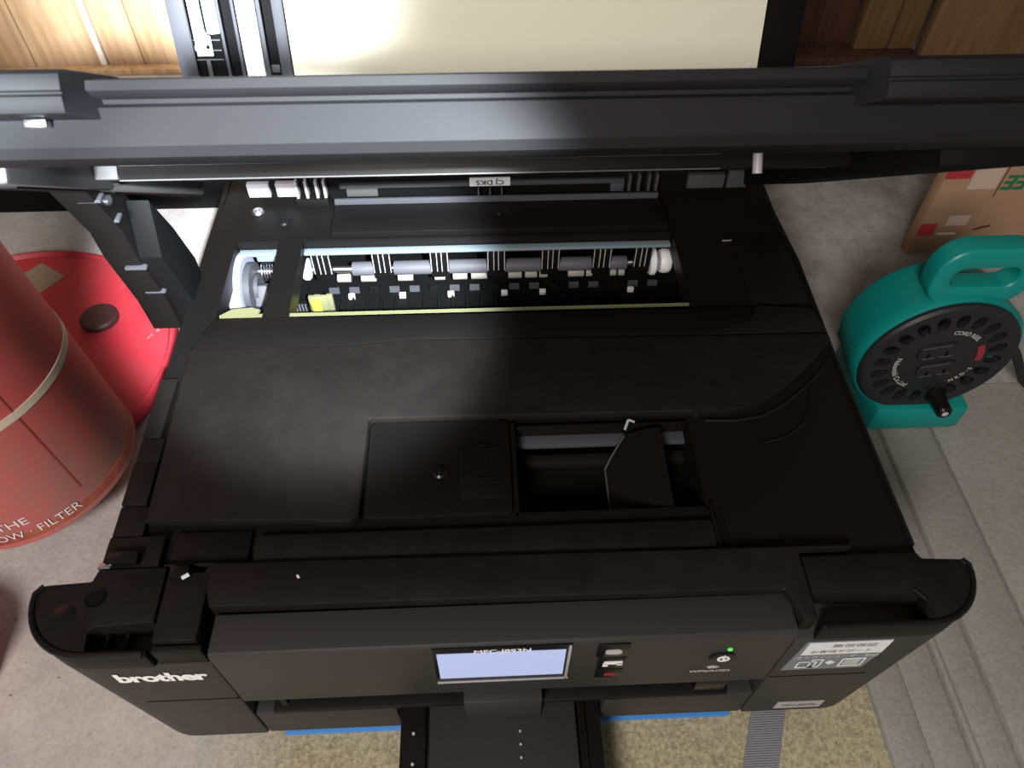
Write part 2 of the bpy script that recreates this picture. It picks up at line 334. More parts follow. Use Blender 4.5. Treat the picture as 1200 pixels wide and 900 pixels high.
MB().cyl((.0605, .0805, .1245), (.0625, .0845, .1275), .0007, 8).cyl((.0625, .0845, .1275), (.0655, .083, .1275), .0006, 8).build('torn_edge', 'silver', flap)
# front rounded door and its neighbours
MB().prism(rrect(-.112, .0925, .0125, .0268, .003), .1245, .1283).build('front_door', 'plastic', P, .0008)
MB().box(-.1485, -.1145, .0135, .0300, .1245, .1268).build('front_plate', 'deckp', P, .0006)
MB().box(-.1490, -.1170, .0125, .0133, .1245, .1300).build('plate_lip', 'plastic', P, .0003)
screw(.0849, .0195, .1250, .0032, P); screw(.165, .0065, .1250, .0035, P)
MB().box(.093, .0945, .0125, .036, .1245, .127).build('thin_rib', 'gloss', P); MB().box(.097, .098, .0125, .033, .1245, .1265).build('thin_rib', 'gloss', P)

# ---- paper path seen through the window
pp = MB().box(-.168, .125, .164, .2945, .0805, .0825).build('paper_guide', 'deep', P)
MB().box(-.158, .1105, .1690, .1708, .1215, .1225).build('film_strip', 'film', P)
MB().prism([(-.157,.1715),(-.137,.1715),(-.136,.1745),(-.141,.1765),(-.152,.1755)], .1210, .1222).build('film_strip', 'film', P)
MB().box(-.1585, .1105, .2262, .2312, .1165, .1185).build('carriage_rail', 'rail', P, .0005)
MB().box(-.166, .122, .2390, .2480, .1085, .1120).build('rear_rail', 'framegrey', P, .0005)
MB().cyl((-.168, .2325, .0995), (.122, .2325, .0995), .0022, 16).build('feed_shaft', 'steel', P, smooth=True)
seg = [(-.092,-.078),(-.0655,-.0405),(-.0305,-.0045),(.0055,.0295),(.0405,.0625),(.0735,.0855)]
rl = None
for a, b in seg:
    MB().cyl((a, .2325, .0995), (b, .2325, .0995), .0046, 20).build('feed_roller', 'roller', P, .0006)
for k, x in enumerate((-.1095, -.0718, -.0355, .0005, .035, .068, .0945)):
    br = MB().box(x - .0055, x + .0055, .2272, .2420, .1105, .1125).build('roller_bracket', 'deep', P)
    for dx in (-.0055, -.0018, .0012, .0050):
        MB().box(x + dx, x + dx + .0005, .2262, .2272, .1010, .1160).build('bracket_rib', 'silver', br)
    MB().box(x - .0058, x + .0058, .2280, .2295, .0945, .1160).build('bracket_front', 'deep', br, .0003)
for a, b in [(-.1035,-.0945),(-.088,-.078),(-.064,-.054),(-.040,-.033),(-.028,-.0185),(-.016,-.0055),(.0085,.0175),(.0195,.0275),(.029,.0345),(.048,.0585),(.060,.064),(.076,.080),(.0815,.0855)]:
    MB().cyl((a, .2350, .0895), (b, .2350, .0895), .0029, 14).build('pinch_roller', 'creamp', P, .0004)
for x in (-.1185, -.096, -.063, -.0315, .0035, .0285, .0865): MB().box(x, x + .0042, .2215, .2240, .0825, .0862).build('guide_tab', 'whitep', P, .0004)
for k in range(26):
    x = -.130 + k*.0092
    MB().box(x, x + .0012, .1900, .2210, .0825, .0850).build('guide_rib', 'deckp', P)
for k in range(18):
    x = -.122 + k*.0131
    MB().box(x, x + .0065, .2275, .2290, .0825, .0868).build('guide_step', 'framegrey' if k % 3 else 'deckp', P)
# gear train on the left
g = MB().lathe([(0, -.004), (.0215, -.004), (.0228, -.003), (.0228, .003), (.0215, .004), (.014, .004), (.014, .002), (0, .002)], (-.1595, .2190, .0975), (1, 0, 0), 40).build('drive_gear', M['bluewhite'], P, smooth=True)
MB().lathe([(0, 0), (.0165, 0), (.0165, .004), (.009, .0045), (.009, .007), (0, .005)], (-.1555, .2190, .0975), (1, 0, 0), 32).build('gear_hub', 'framegrey', g, smooth=True)
MB().box(-.1735, -.163, .214, .224, .096, .1215).build('gear_bracket', 'under', P, .0008)
MB().tube([(-.1485 + .0105*i/80,   .2300 + .0058*math.cos(i/80*math.pi*12), .1010 + .0058*math.sin(i/80*math.pi*12)) for i in range(81)], .0005, 5).build('spring', 'steel', P, smooth=True)
MB().box(-.1500, -.1340, .2310, .2330, .1085, .1165).build('spring_plate', 'rail', P, .0003)
for x, r, w in ((-.1290, .0088, .0070), (-.1205, .0072, .0045), (.1020, .0092, .0045), (.1100, .0080, .0070)):
    MB().lathe([(0, -w/2), (r*.9, -w/2), (r, -w/4), (r, w/4), (r*.85, w/2), (0, w/2)], (x, .2315, .1010), (1, 0, 0), 24).build('roller_bush', 'whitep', P, smooth=True)
MB().prism([(.2062,.0930),(.2200,.0880),(.2250,.0960),(.2150,.1030)], -.151, -.143, 'x').build('grey_lever', 'roller', P, .001)
MB().prism([(.1965,.0890),(.2080,.0870),(.2120,.0940),(.2000,.0970)], -.146, -.139, 'x').build('grey_lever', 'roller', P, .001)
yb = MB().box(-.1165, -.1050, .2035, .2060, .0900, .1030).box(-.1055,-.1015,.2035,.2065,.0900,.1035).build('yellow_block', 'film', P, .0006)
MB().cyl((-.112, .2025, .0910), (-.112, .2025, .1010), .0032, 14).build('yellow_pin', 'yellow', yb, smooth=True)
cb = MB().box(-.1285, -.1175, .2010, .2030, .0905, .1010).build('comb', 'deep', P)
for k in range(6): MB().box(-.1280 + k*.0019, -.1272 + k*.0019, .2000, .2012, .0915, .1000).build('comb_tooth', 'roller', cb)

# ---- rear deck: carriage cover, hinge brackets, warning label
cc = MB().box(-.1010, .1085, .2325, .2600, .1245, .1295).build('carriage_cover', 'deckp', P, .0008)
MB().box(-.1010, .1060, .2598, .2618, .1245, .1330).build('cover_lip', 'framegrey', cc, .0004)
screw(.0033, .2486, .1296, .0028, cc)
screw(-.1507, .2608, .1248, .0040, P, 'steel'); screw(-.1330, .2500, .1248, .0042, P)
rb = MB().box(-.150, .1700, .2720, .2800, .1245, .1420).build('rear_beam', 'deep', P, .001)
MB().box(-.098, .085, .2690, .2720, .1345, .1375).build('beam_rail', 'framegrey', rb, .0004)
MB().box(-.094, -.074, .2680, .2720, .1290, .1345).build('beam_tab', 'under', rb, .0006)
MB().box(.0760, .0850, .2680, .2720, .1290, .1350).build('beam_tab', 'framegrey', rb, .0006)
for cx in (-.1160, .0965):
    hb = MB().box(cx - .0105, cx + .0105, .2640, .2720, .1245, .1300).build('hinge_bracket', 'deckp', P, .0006)
    for dx in (-.0095, -.0035, .0030, .0080): MB().box(cx + dx, cx + dx + .0018, .2660, .2720, .1300, .1425).build('hinge_post', 'under' if cx > 0 else 'silver', hb, .0003)
MB().box(-.156, -.142, .2680, .2720, .1300, .1400).build('beam_tab', 'silver', rb, .0005)
MB().box(-.138, -.124, .2680, .2720, .1300, .1400).build('beam_tab', 'silver', rb, .0005)
MB().box(.126, .150, .2680, .2720, .1300, .1400).build('beam_tab', 'under', rb, .0005)
MB().box(.152, .165, .2680, .2720, .1300, .1425).build('beam_tab', 'framegrey', rb, .0005)
wl = MB().box(-.0150, .0110, .2678, .2689, .1355, .1415).build('warning_label', 'stwhite', rb)
text('label_print', 'CJ DK5', .0050, lambda u, v, h: (-.002 - u, .2678 - h, .1385 - v), 'stdark', wl, .0001, sx=1.15)
for x in (-.010, -.0025, .0050): MB().box(x, x + .001, .2650, .2690, .1300, .1340).build('beam_rib', 'under', rb)

# ---- front corners (wings) with scanner finger pockets
def arcp(cx, cy, r, a0, a1, n=10): return [(cx + r*math.cos(math.radians(a0 + (a1-a0)*i/n)), cy + r*math.sin(math.radians(a0 + (a1-a0)*i/n))) for i in range(n+1)]
Ya = -.0265
cl = [(-.1240,.0118),(-.1760,.0118),(-.1775,.0065),(-.1965,.0055)] + arcp(-.1720, .0015, .0280, 180, 270) + [(-.1240, Ya)]
wl_ = MB().prism(cl, .0175, .1170)
wl_.v = [Vector((v.x*(1 - .07*((.117 - v.z)/.10) if v.x < -.15 else 1), v.y, v.z)) for v in wl_.v]
fcL = wl_.build('front_corner', 'front', P, .0016)
cr = [(.1190,.0060),(.1780,.0060),(.1795,.0030),(.1970,.0020)] + arcp(.1735, -.0008, .0257, 0, -90) + [(.1190, Ya)]
wr_ = MB().prism(cr[::-1], .0175, .1170)
wr_.v = [Vector((v.x*(1 - .07*((.117 - v.z)/.10) if v.x > .15 else 1), v.y, v.z)) for v in wr_.v]
fcR = wr_.build('front_corner', 'front', P, .0016)
MB().prism([(-.1470,.0118),(-.1760,.0118),(-.1775,.0065),(-.1965,.0055)] + arcp(-.1720, .0015, .0280, 180, 270) + [(-.1470, Ya),(-.1470,-.0235),(-.1715,-.0235),(-.1725,-.0160),(-.1700,-.0138),(-.1470,-.0126)], .1170, .1302).build('corner_top', 'plastic', fcL, .0008)
MB().prism(([(.1270,.0060),(.1780,.0060),(.1795,.0030),(.1970,.0020)] + arcp(.1735, -.0008, .0257, 0, -90) + [(.1270, Ya),(.1270,-.0245),(.1715,-.0245),(.1740,-.0130),(.1270,-.0105)])[::-1], .1170, .1302).build('corner_top', 'plastic', fcR, .0008)
MB().lathe([(.0042, .0003), (.0034, -.0002), (.0030, -.006), (0, -.006)], (-.1735, -.0012, .1305), (0, 0, 1), 20).build('peg_hole', 'deep', fcL, smooth=True)
MB().lathe([(0, .0007), (.0045, .0005), (.0060, 0)], (-.1850, -.0095, .1303), (0, 0, 1), 20).build('round_dimple', 'gloss', fcL, smooth=True)
for x in (-.168, -.160): MB().box(x, x + .0015, -.0235, -.0140, .1172, .1230).build('pocket_rib', 'deckp', fcL)
MB().tube([(.1705,-.0110,.1300),(.1740,-.0160,.1303),(.1745,-.0225,.1303)], .0009, 6).build('pocket_rib', 'gloss', fcR)
MB().tube([(x, y, .1300) for x, y in [(-.1965,.0050)] + arcp(-.1720, .0015, .0272, 180, 270) + [(-.1480, -.0258)]], .0014, 8).build('corner_rim', 'gloss', fcL, smooth=True)
MB().tube([(x, y, .1300) for x, y in [(.1965,.0015)] + arcp(.1735, -.0008, .0250, 0, -90) + [(.1290, -.0258)]], .0014, 8).build('corner_rim', 'gloss', fcR, smooth=True)
MB().cyl((-.1735, -.0012, .1300), (-.1735, -.0012, .1307), .0034, 20).build('peg_hole_shade', 'deep', fcL)  # black disc on the surface stands for the dark inside of the hole
# seams across the lower corners
MB().box(-.1655, -.1245, Ya - .0002, Ya + .001, .0745, .0752).build('corner_seam', 'deep', fcL)
MB().box(.1200, .1655, Ya - .0002, Ya + .001, .0725, .0732).build('corner_seam', 'deep', fcR)
# pad between corner and control panel, bridge over the control panel
MB().box(-.1455, -.1275, -.0215, .0085, .1170, .1315).build('corner_pad', 'plastic', P, .001)
MB().box(-.1455, -.1255, -.0252, -.0222, .1170, .1295).build('corner_pad', 'plastic', P, .0006)
MB().box(-.1445, -.1365, .0050, .0110, .1305, .1330).build('pad_stop', 'gloss', P, .0006)
MB().prism([(-.131,.0085),(-.1255,-.0075),(.1155,-.0090),(.1205,-.0225),(.126,-.0225),(.126,.0085),(.150,.0085),(.150,.0105),(-.128,.0125)], .1190, .1312).build('panel_bridge', 'plastic', P, .0009)
lab(MB().cyl((-.1385, .0050, .1330), (-.1358, .0066, .1332), .0009, 8).build('paint_chip', 'whitep', P), 'small white chip on the corner pad')

lab(MB().cyl((-.0905, .0052, .1312), (-.0898, .0040, .1314), .0006, 8).build('paint_chip', 'whitep', P), 'tiny white chip on the bridge')
# ---- control panel
ctl = MB()
ctl.prism([(-.0268,.0700),(-.0268,.1255),(-.0255,.1275),(-.0090,.1268),(-.0090,.0700)], -.1235, .1180, 'x')
cpn = ctl.build('control_panel', 'front', P, .0007)
FY = -.0268
def front(u0, v0, d=0.0): return lambda u, v, h: (u0 + u, FY - d - h, v0 + v)
lc = MB().box(-.0335, .0245, FY - .0006, FY, .0860, .1262).build('lcd_window', 'gloss', cpn, .0003)
MB().box(-.0318, .0218, FY - .0009, FY - .0006, .0925, .1212).build('lcd_screen', 'lcd', lc)
for bx in ((-.0335, .0245, .0868, .0880), (.0228, .0240, .0868, .1255)): MB().box(bx[0], bx[1], FY - .0013, FY - .0005, bx[2], bx[3]).build('lcd_bezel', 'silver', lc, .0002)
text('model_print', 'MFC-J893N', .0046, front(-.0045, .1236), 'print', cpn, .0001, depth=.0012, sx=1.08)
kp = MB().box(.0350, .0485, FY - .0008, FY, .1105, .1245).build('key', 'gloss', cpn, .0003)
MB().prism(rrect(.0385, .0455, .1145, .1190, .0018), FY - .0012, FY - .0008, 'y').build('key_print', 'printgrey', kp)
k2 = MB().box(.0365, .0485, FY - .0008, FY, .0960, .1095).build('key', 'gloss', cpn, .0003)
hs = MB(); hs.box(.0388, .0410, FY - .0012, FY - .0008, .1000, .1030).box(.0392, .0470, FY - .0012, FY - .0008, .1025, .1052).box(.0450, .0472, FY - .0012, FY - .0008, .1010, .1035)
lab(hs.build('handset_icon', 'print', k2), 'white telephone handset icon')
k3 = MB().box(.0365, .0485, FY - .0008, FY, .0850, .0950).build('key', 'gloss', cpn, .0003)
MB().box(.0405, .0455, FY - .0012, FY - .0008, .0885, .0905).build('key_print', 'printred', k3)
pb = MB().prism(rrect(.0850, .0965, .0985, .1085, .0048), FY - .0009, FY, 'y').build('power_button', 'gloss', cpn, .0003)
MB().lathe([(.0019, 0), (.0028, 0), (.0028, .0004), (.0019, .0004), (.0019, 0)], (.0912, FY - .0010, .1035), (0, -1, 0), 20).box(.0908, .0916, FY - .0014, FY - .0010, .1030, .1070).build('power_icon', 'print', pb)
lab(MB().lathe([(0, .0007), (.0009, .0006), (.0012, 0)], (.0925, FY, .1118), (0, -1, 0), 14).build('power_led', 'led', cpn, smooth=True), 'small lit green power light')
text('wireless_print', 'WPS/AOSS', .0036, front(.0888, .0865), 'printgrey', cpn, .0001, depth=.0004, sx=1.1)
for r in (.0016, .0030): 
    MB().prism(arcp(.0895, .0885, r, 40, 140, 8) + arcp(.0895, .0885, r + .0007, 140, 40, 8), FY - .0004, FY, 'y').build('wireless_arc', 'printgrey', cpn)

# logo and stickers on the corners
def fc(u0, v0): return lambda u, v, h: (u0 + u, Ya - h, v0 + v)
text('logo', 'brother', .0128, fc(-.1485, .1060), 'print', fcL, .00055, depth=.0004, spacing=.95, sx=.98)
def shear(u0, v0, k=0.0): return lambda u, v, h: (u0 + u + k*v, Ya - h, v0 + v)
stk = MB().prism([(.1225,.0820),(.1600,.0820),(.1625,.1000),(.1625,.1155),(.1250,.1155)], Ya - .0003, Ya, 'y').build('sticker', 'stgrey', fcR)
stb = MB().prism([(.1262,.1010),(.1622,.1010),(.1622,.1148),(.1262,.1148)], Ya - .0005, Ya - .0003, 'y').build('sticker_band', 'stwhite', fcR)
text('sticker_print', '無償保証', .0042, fc(.1470, .1108), 'stgrey', fcR, 0, depth=.0007, sx=1.2)
text('sticker_print', 'お客様サポート', .0036, fc(.1430, .1045), 'stgrey', fcR, 0, depth=.0007, sx=1.1)
text('sticker_print', 'オンラインユーザー登録', .0034, fc(.1435, .0978), 'stwhite', fcR, 0, depth=.0005, sx=1.0)
def frame_icon(poly_o, poly_i):
    mb = MB(); n = len(poly_o)
    vs = [(p[0], Ya - .0006, p[1]) for p in poly_o] + [(p[0], Ya - .0006, p[1]) for p in poly_i]
    return mb.add(vs, [(i, (i+1) % n, n + (i+1) % n, n + i) for i in range(n)])
def rr2(x0, x1, z0, z1, t): return frame_icon(rrect(x0, x1, z0, z1, .0012, 3), rrect(x0 + t, x1 - t, z0 + t*1.5, z1 - t*1.5, .0006, 3))
rr2(.1275, .1365, .0850, .0930, .0009).build('printer_icon', 'stwhite', fcR); rr2(.1330, .1388, .0850, .0955, .0009).build('printer_icon', 'stwhite', fcR)
MB().prism([(.1405,.0905),(.1425,.0880),(.1450,.0905),(.1425,.0930)], Ya - .0006, Ya - .0003, 'y').build('arrow_icon', 'stwhite', fcR)
rr2(.1470, .1580, .0850, .0955, .0010).build('screen_icon', 'stwhite', fcR)
MB().box(.1490, .1560, Ya - .0006, Ya - .0003, .0870, .0935).build('screen_icon_fill', 'printgrey', fcR)
sl = MB().box(.1350, .1590, Ya - .0003, Ya, .0235, .0330).build('rating_label', 'silver', fcR)
text('rating_print', 'MFC-J893N', .0040, fc(.1470, .0283), 'stdark', fcR, 0, depth=.0006, sx=.9)

# ---- lower front: slots, cassette front, output tray
MB().box(-.1235, .1185, -.0180, -.0100, .0180, .0700).build('tray_cavity', 'deep', P)
for x0, x1 in ((-.1236, -.0560), (.0450, .1186)):
    ct = MB().box(x0, x1, -.0262, -.0180, .0190, .0490).build('cassette_front', 'front', P, .0012)
MB().box(-.1140, -.0230, -.0268, -.0180, .0500, .0535).build('cassette_lip', 'plastic', P, .0006)
MB().box(.0140, .1050, -.0268, -.0180, .0490, .0520).build('cassette_lip', 'plastic', P, .0006)
MB().box(-.1080, -.1050, -.0262, -.0190, .0600, .0690).build('slot_rib', 'plastic', P, .0004); MB().box(.0870, .1020, -.0262, -.0190, .0560, .0690).build('slot_block', 'gloss', P, .0008)
ot = MB().box(-.0555, .0440, -.1250, -.0182, .0290, .0330).build('output_tray', 'plastic', P, .001)
MB().box(-.0410, .0315, -.1230, -.0185, .0330, .0368).build('tray_panel', 'front', ot, .0012)
MB().box(-.0230, .0140, -.0300, -.0180, .0368, .0640).build('tray_throat', 'front', ot, .0008)
MB().box(-.0442, -.0428, -.1240, -.0190, .0330, .0350).build('tray_rail', 'gloss', ot); MB().box(.0345, .0360, -.1240, -.0190, .0330, .0350).build('tray_rail', 'gloss', ot)
for i in range(6): MB().cyl((.0035, -.036 - .006*i, .0368), (.0035, -.036 - .006*i, .0374), .0006, 8).build('tray_dot', 'printgrey', ot)
for x, y in ((.0035, -.0590), (.0260, -.0570)): MB().lathe([(0, .0012), (.0012, .0009), (.0017, 0)], (x, y, .0368), (0, 0, 1), 14).build('tray_boss', 'gloss', ot, smooth=True)
for y in (-.034, -.048): MB().cyl((-.0490, y, .0330), (-.0490, y, .0336), .0008, 8).build('tray_dot', 'printgrey', ot)

# ---- raised scanner unit: frame with x across, s from hinge to front edge, w up through its thickness
AL = math.radians(37.8); ca, sa = math.cos(AL), math.sin(AL)
SF = lambda x, s, w: (x, .28 - s*ca + w*sa, .13 + s*sa + w*ca)
prof = [(.004,.010),(.236,.010),(.238,0),(.254,0),(.2585,.0012),(.2605,.0045),(.2595,.0165),(.2575,.0178),(.2575,.0192),(.2600,.0200),(.2612,.0215),(.2612,.0245),(.2600,.0252),(.004,.0252)]
sc = MB(SF).prism(prof, -.2, .2, 'x').build('scanner_unit', 'slab', P, smooth=True)
# finger grips at both ends of the front edge
for sgn, xi in ((-1, .1245), (1, .1120)):
    gp = [(.256,.0125),(.2680,.0140),(.2690,.0190),(.2682,.0193),(.2682,.0203),(.2690,.0206),(.2690,.0255),(.2660,.0272),(.250,.0272)]
    mb = MB(SF); a, b = (xi, .2); n = len(gp)
    # slanted inner end
    vs = [(sgn*(xi + (0.0 if s < .262 else .010)), s, w) for s, w in gp] + [(sgn*.2, s, w) for s, w in gp]
    fs = [tuple(range(n)), tuple(range(n, 2*n))[::-1]] + [(i, (i+1) % n, n + (i+1) % n, n + i) for i in range(n)]
    mb.add(vs, fs).build('finger_grip', 'slab', sc, .0006)
MB(SF).box(-.150, -.143, .2600, .2640, .0105, .0130).build('grip_latch', 'steel', sc, .0005)
# underside: rail, ribs and pale moulded pockets
MB(SF).box(-.168, .160, .158, .166, -.0022, .0100).build('stiffening_rail', 'deckp', sc, .0006)
for w in (-.0022, .0042): MB(SF).box(-.166, .10, .1662, .1668, w, w + .0006).build('rail_highlight', 'under', sc)  # paler strips painted on as highlights along the rail
MB(SF).box(-.180, -.166, .150, .168, -.0015, .0100).build('rail_buffer', 'under', sc, .0006)
MB(SF).box(.160, .198, .02, .236, -.0060, .0100).build('side_frame', 'deep', sc, .001)
for x0, x1, s0, s1 in ((-.199, -.176, .150, .232), (-.199, -.180, .020, .145)):
    pk = MB(SF).box(x0, x1, s0, s1, -.0055, .0100).build('moulded_pocket', 'under', sc, .002)
    MB(SF).box(x0 + .006, x1 - .003, s0 + .01, s1 - .01, -.0062, -.0050).build('pocket_shade_plate', 'deep', pk)  # dark plate drawn as the shade inside the pocket
for x in (-.150, -.120, -.060, .010, .060, .105, .135):
    MB(SF).box(x, x + .012, .120, .150, -.0010, .0100).build('underside_rib', 'plastic', sc, .0006)
for x, w in ((-.158, .020), (-.110, .03), (.050, .05)):
    MB(SF).box(x, x + w, .205, .212, .0025, .0100).build('underside_clip', 'under', sc, .0005)
MB(SF).cyl((.1165, .168, -.0045), (.1165, .168, .0100), .0022, 12).build('underside_pin', 'silver', sc, smooth=True)
for x, s in ((-.172, .17), (.150, .13), (.138, .08)): MB(SF).cyl((x, s, .0060), (x, s, .0100), .0020, 12).build('underside_screw', 'steel', sc)
# supporting arm on the left side
arm = [(.1500,.2280),(.1660,.1870),(.1670,.1700),(.1760,.1300),(.1780,.1050),(.1880,.1000),(.2060,.1090),(.2050,.1390),(.1940,.1720),(.1820,.2020)]
am = MB().prism(arm, -.2030, -.1860, 'x').build('support_arm', 'deckp', P, .0012)
MB().prism([(.1680,.1680),(.1790,.1290),(.1800,.1030),(.2040,.1080),(.2035,.1370),(.1925,.1690),(.1800,.1960)], -.1860, -.1740, 'x').build('arm_web', 'deep', am, .001)
for y, z in ((.158,.2130),(.1650,.1960),(.1685,.1620),(.1760,.1380)):
    MB().box(-.1950, -.1840, y - .002, y + .004, z - .0008, z + .0008).build('arm_step', 'framegrey', am, .0003)
MB().cyl((-.1980, .164, .2080), (-.1840, .164, .2080), .0025, 14).build('arm_pin', 'steel', am, smooth=True)

# ---- open document cover leaning back
TH = math.radians(17); ct_, st_ = math.cos(TH), math.sin(TH)
CF = lambda x, d, h: (x, .325 + h*st_ + d*ct_, .15 + h*ct_ - d*st_)      # d into the cover, h up the cover
dc = MB(CF).box(-.1975, .2012, .0015, .030, .002, .300).build('document_cover', 'deep', P, .002)
MB(CF).box(-.1975, -.1862, -.003, .0015, .002, .300).build('cover_frame', 'framegrey', dc, .0008)
MB(CF).box(.1770, .2012, -.002, .0015, .002, .300).build('cover_frame', 'deep', dc, .0008)
MB(CF).box(-.1262, .1766, -.0012, .0015, .006, .296).build('backing_sheet', 'sheet', dc, .0008)
mbk = MB(CF).prism([(-.1850,.0405),(-.1748,.0405),(-.1748,.0520),(-.1768,.0530),(-.1778,.0560),(-.1778,.290),(-.1850,.290)], -.0012, .0012, 'y').build('metal_bracket', 'silver', dc, .0002)
mbk.data.materials.clear(); mbk.data.materials.append(mat('bright_zinc_plate', (0.75, 0.76, 0.80), 0.45, 0.5, 0.35))
MB(CF).cyl((-.1823, -.0040, .0460), (-.1823, -.0012, .0460), .0026, 12).cyl((-.1823, -.0052, .0460), (-.1823, -.0040, .0460), .0015, 12).build('bracket_screw', 'steel', mbk)
MB(CF).cyl((-.1773, -.0016, .0460), (-.1773, -.0011, .0460), .0012, 12).build('bracket_hole', 'deep', mbk)
MB(CF).cyl((-.1720, -.0005, .0540), (-.1720, -.0005, .290), .0042, 18).build('white_roller', 'whitep', dc, smooth=True)
MB(CF).box(-.1560, -.1440, -.0018, .0015, .010, .292).build('pressure_strip', 'whitep', dc, .001)
for x0, x1 in ((-.1675, -.1655), (-.1585, -.1566), (-.1432, -.1405), (-.1335, -.1268)): MB(CF).box(x0, x1, -.0028, .0015, .008, .292).build('guide_ridge', 'framegrey', dc, .0004)
for h in (.0385, .0440, .0500): MB(CF).box(-.1860, -.1690, -.0012, .0015, h - .0004, h + .0004).build('frame_rib', 'framegrey', dc)
MB(CF).box(-.1400, -.1345, -.0015, .0015, .0300, .0350).build('cover_clip', 'under', dc, .0006)
MB(CF).box(-.1800, -.1775, -.0015, .0015, .0200, .0385).build('frame_rib', 'framegrey', dc)
for x in (-.12, .12): MB().box(x - .02, x + .02, .282, .342, .128, .158).build('cover_hinge', 'deep', P, .002)
# document feeder bulk on the back of the cover
MB(CF).box(-.175, .10, .030, .075, .03, .22).build('document_feeder', 'deep', dc, .006)

# ------------------------------------------------------------------ things under and around the printer
tag(MB().box(-.120, .118, -.0232, .16, .0, .0025).build('blue_sheet', 'blue', None, .0005), 'thin bright blue sheet under the printer front', 'sheet')
st = empty('webbing_strap', (.13, -.05, 0)); tag(st, 'grey woven webbing strap coming out from under the printer', 'strap')
sv = lambda x, y, z: (x + (y + .023)*.40, y, z)
MB(sv).box(.1300, .1490, -.20, .03, .0, .0016).build('band', 'strap', st, .0004)
yb_ = MB(sv)
for i in range(190):
    y = -.1995 + i*.0012; yb_.box(.1304, .1486, y, y + .0005, .0016, .0019)
yo = yb_.build('weft_yarn', 'strap2', st); yo['kind'] = 'stuff'

# red lid lying flat, red can standing on its edge part
LC = Vector((-.3630, .2395, 0)); LR = .1240
ld = empty('red_metal_disc', LC); tag(ld, 'flat bright red round metal disc lying under the can, with sticker and dark cap', 'disc')
MB().lathe([(0, .0085), (LR*.955, .0085), (LR*.965, .0105), (LR*.975, .0118), (LR*.99, .0112), (LR, .009), (LR, .001), (LR*.98, 0), (0, 0)], LC, (0, 0, 1), 96).build('disc_plate', 'lid', ld, smooth=True)
q = MB().add([(-.388,.327,.0088),(-.362,.310,.0088),(-.345,.333,.0088),(-.370,.350,.0088)], [(0,1,2,3)]); q.build('sticker', 'paperdark', ld)
MB().lathe([(0, .005), (.0125, .005), (.014, .0035), (.014, 0)], (-.303, .283, .0085), (0, 0, 1), 24).build('cap', 'capdark', ld, smooth=True)
sm = MB()
for k in range(16):
    t = k/16; x = -.262 + .026*t + random.uniform(-.001, .001); y = .262 + .042*t + random.uniform(-.001, .001); s = random.uniform(.0008, .0022)
    sm.add([(x, y, .0087), (x + s*1.6, y + s, .0087), (x + s, y + s*2.2, .0087)], [(0, 1, 2)])
for k in range(9):
    t = k/9; x = -.297 + .016*t; y = .318 + .020*t; s = random.uniform(.0008, .002)
    sm.add([(x, y, .0087), (x + s*1.6, y + s, .0087), (x + s, y + s*2.2, .0087)], [(0, 1, 2)])
so_ = sm.build('paint_scuff', mat('scuffed_paint', (0.60, 0.22, 0.20), 0.6, 0.2), ld); so_['kind'] = 'stuff'

can = empty('red_can', (-.2985, .1445, .0180)); tag(can, 'scuffed red metal can with a cream stripe and white lettering', 'can')
CA = Vector((-.090, .030, 1)).normalized(); CB = Vector((-.2985, .1445, .0183)); CR = .0618
def canp(ang, h, r=CR):
    a = Vector((1, 0, 0)); a = (a - CA*a.dot(CA)).normalized(); b = CA.cross(a)
    return CB + CA*h + (a*math.cos(ang) + b*math.sin(ang))*r
MB().lathe([(0, .001), (CR - .002, .001), (CR - .002, .0), (CR + .0004, .0005), (CR + .0004, .004), (CR - .0004, .0055), (CR, .012), (CR - .0012, .170), (CR - .0004, .172), (CR - .0004, .174), (CR - .0013, .176), (CR - .0018, .232), (CR, .236), (CR - .004, .239), (CR - .006, .232), (0, .232)], CB, CA, 96).build('can_body', 'red', can, smooth=True)
MB().lathe([(CR + .0006, .0045), (CR + .0003, .0055), (CR + .0003, .0095), (CR + .0001, .0100), (CR - .001, .0100), (CR - .001, .0045), (CR + .0006, .0045)], CB, CA, 96).build('rusty_foot', 'rust', can, smooth=True)
MB().lathe([(CR + .0000, .0850), (CR + .0000, .0900), (CR - .003, .0900), (CR - .003, .0850), (CR + .0000, .0850)], CB, CA, 96).build('cream_stripe', 'stripe', can, smooth=True)
MB().add([tuple(canp(a, h, CR + .0004 - h*.0068)) for a, h in ((-.62, .02), (-.605, .02), (-.605, .21), (-.62, .21))], [(0, 1, 2, 3)]).build('side_seam', mat('seam_line', (0.30, 0.06, 0.055), 0.6, 0.3), can)
text('lettering', 'TO THE', .0088, lambda u, v, h: canp(-1.42 + u/CR, .0200 + v, CR + .0002 + h), 'print', can, -.00005, depth=.0001, sx=1.15)
text('lettering', 'HOW · FILTER', .0088, lambda u, v, h: canp(-1.16 + u/CR, .0105 + v, CR + .0006 + h), 'print', can, -.00005, depth=.0001, sx=1.0)
rc = empty('red_tin', (-.3140, .010, 0)); tag(rc, 'dark red tin just showing at the left edge below the can', 'tin')
MB().lathe([(0, 0), (.029, 0), (.030, .001), (.0295, .003), (.0295, .030), (.0305, .033), (.028, .035), (0, .033)], (-.3140, .010, 0), (0, 0, 1), 48).build('tin_body', 'red', rc, smooth=True)

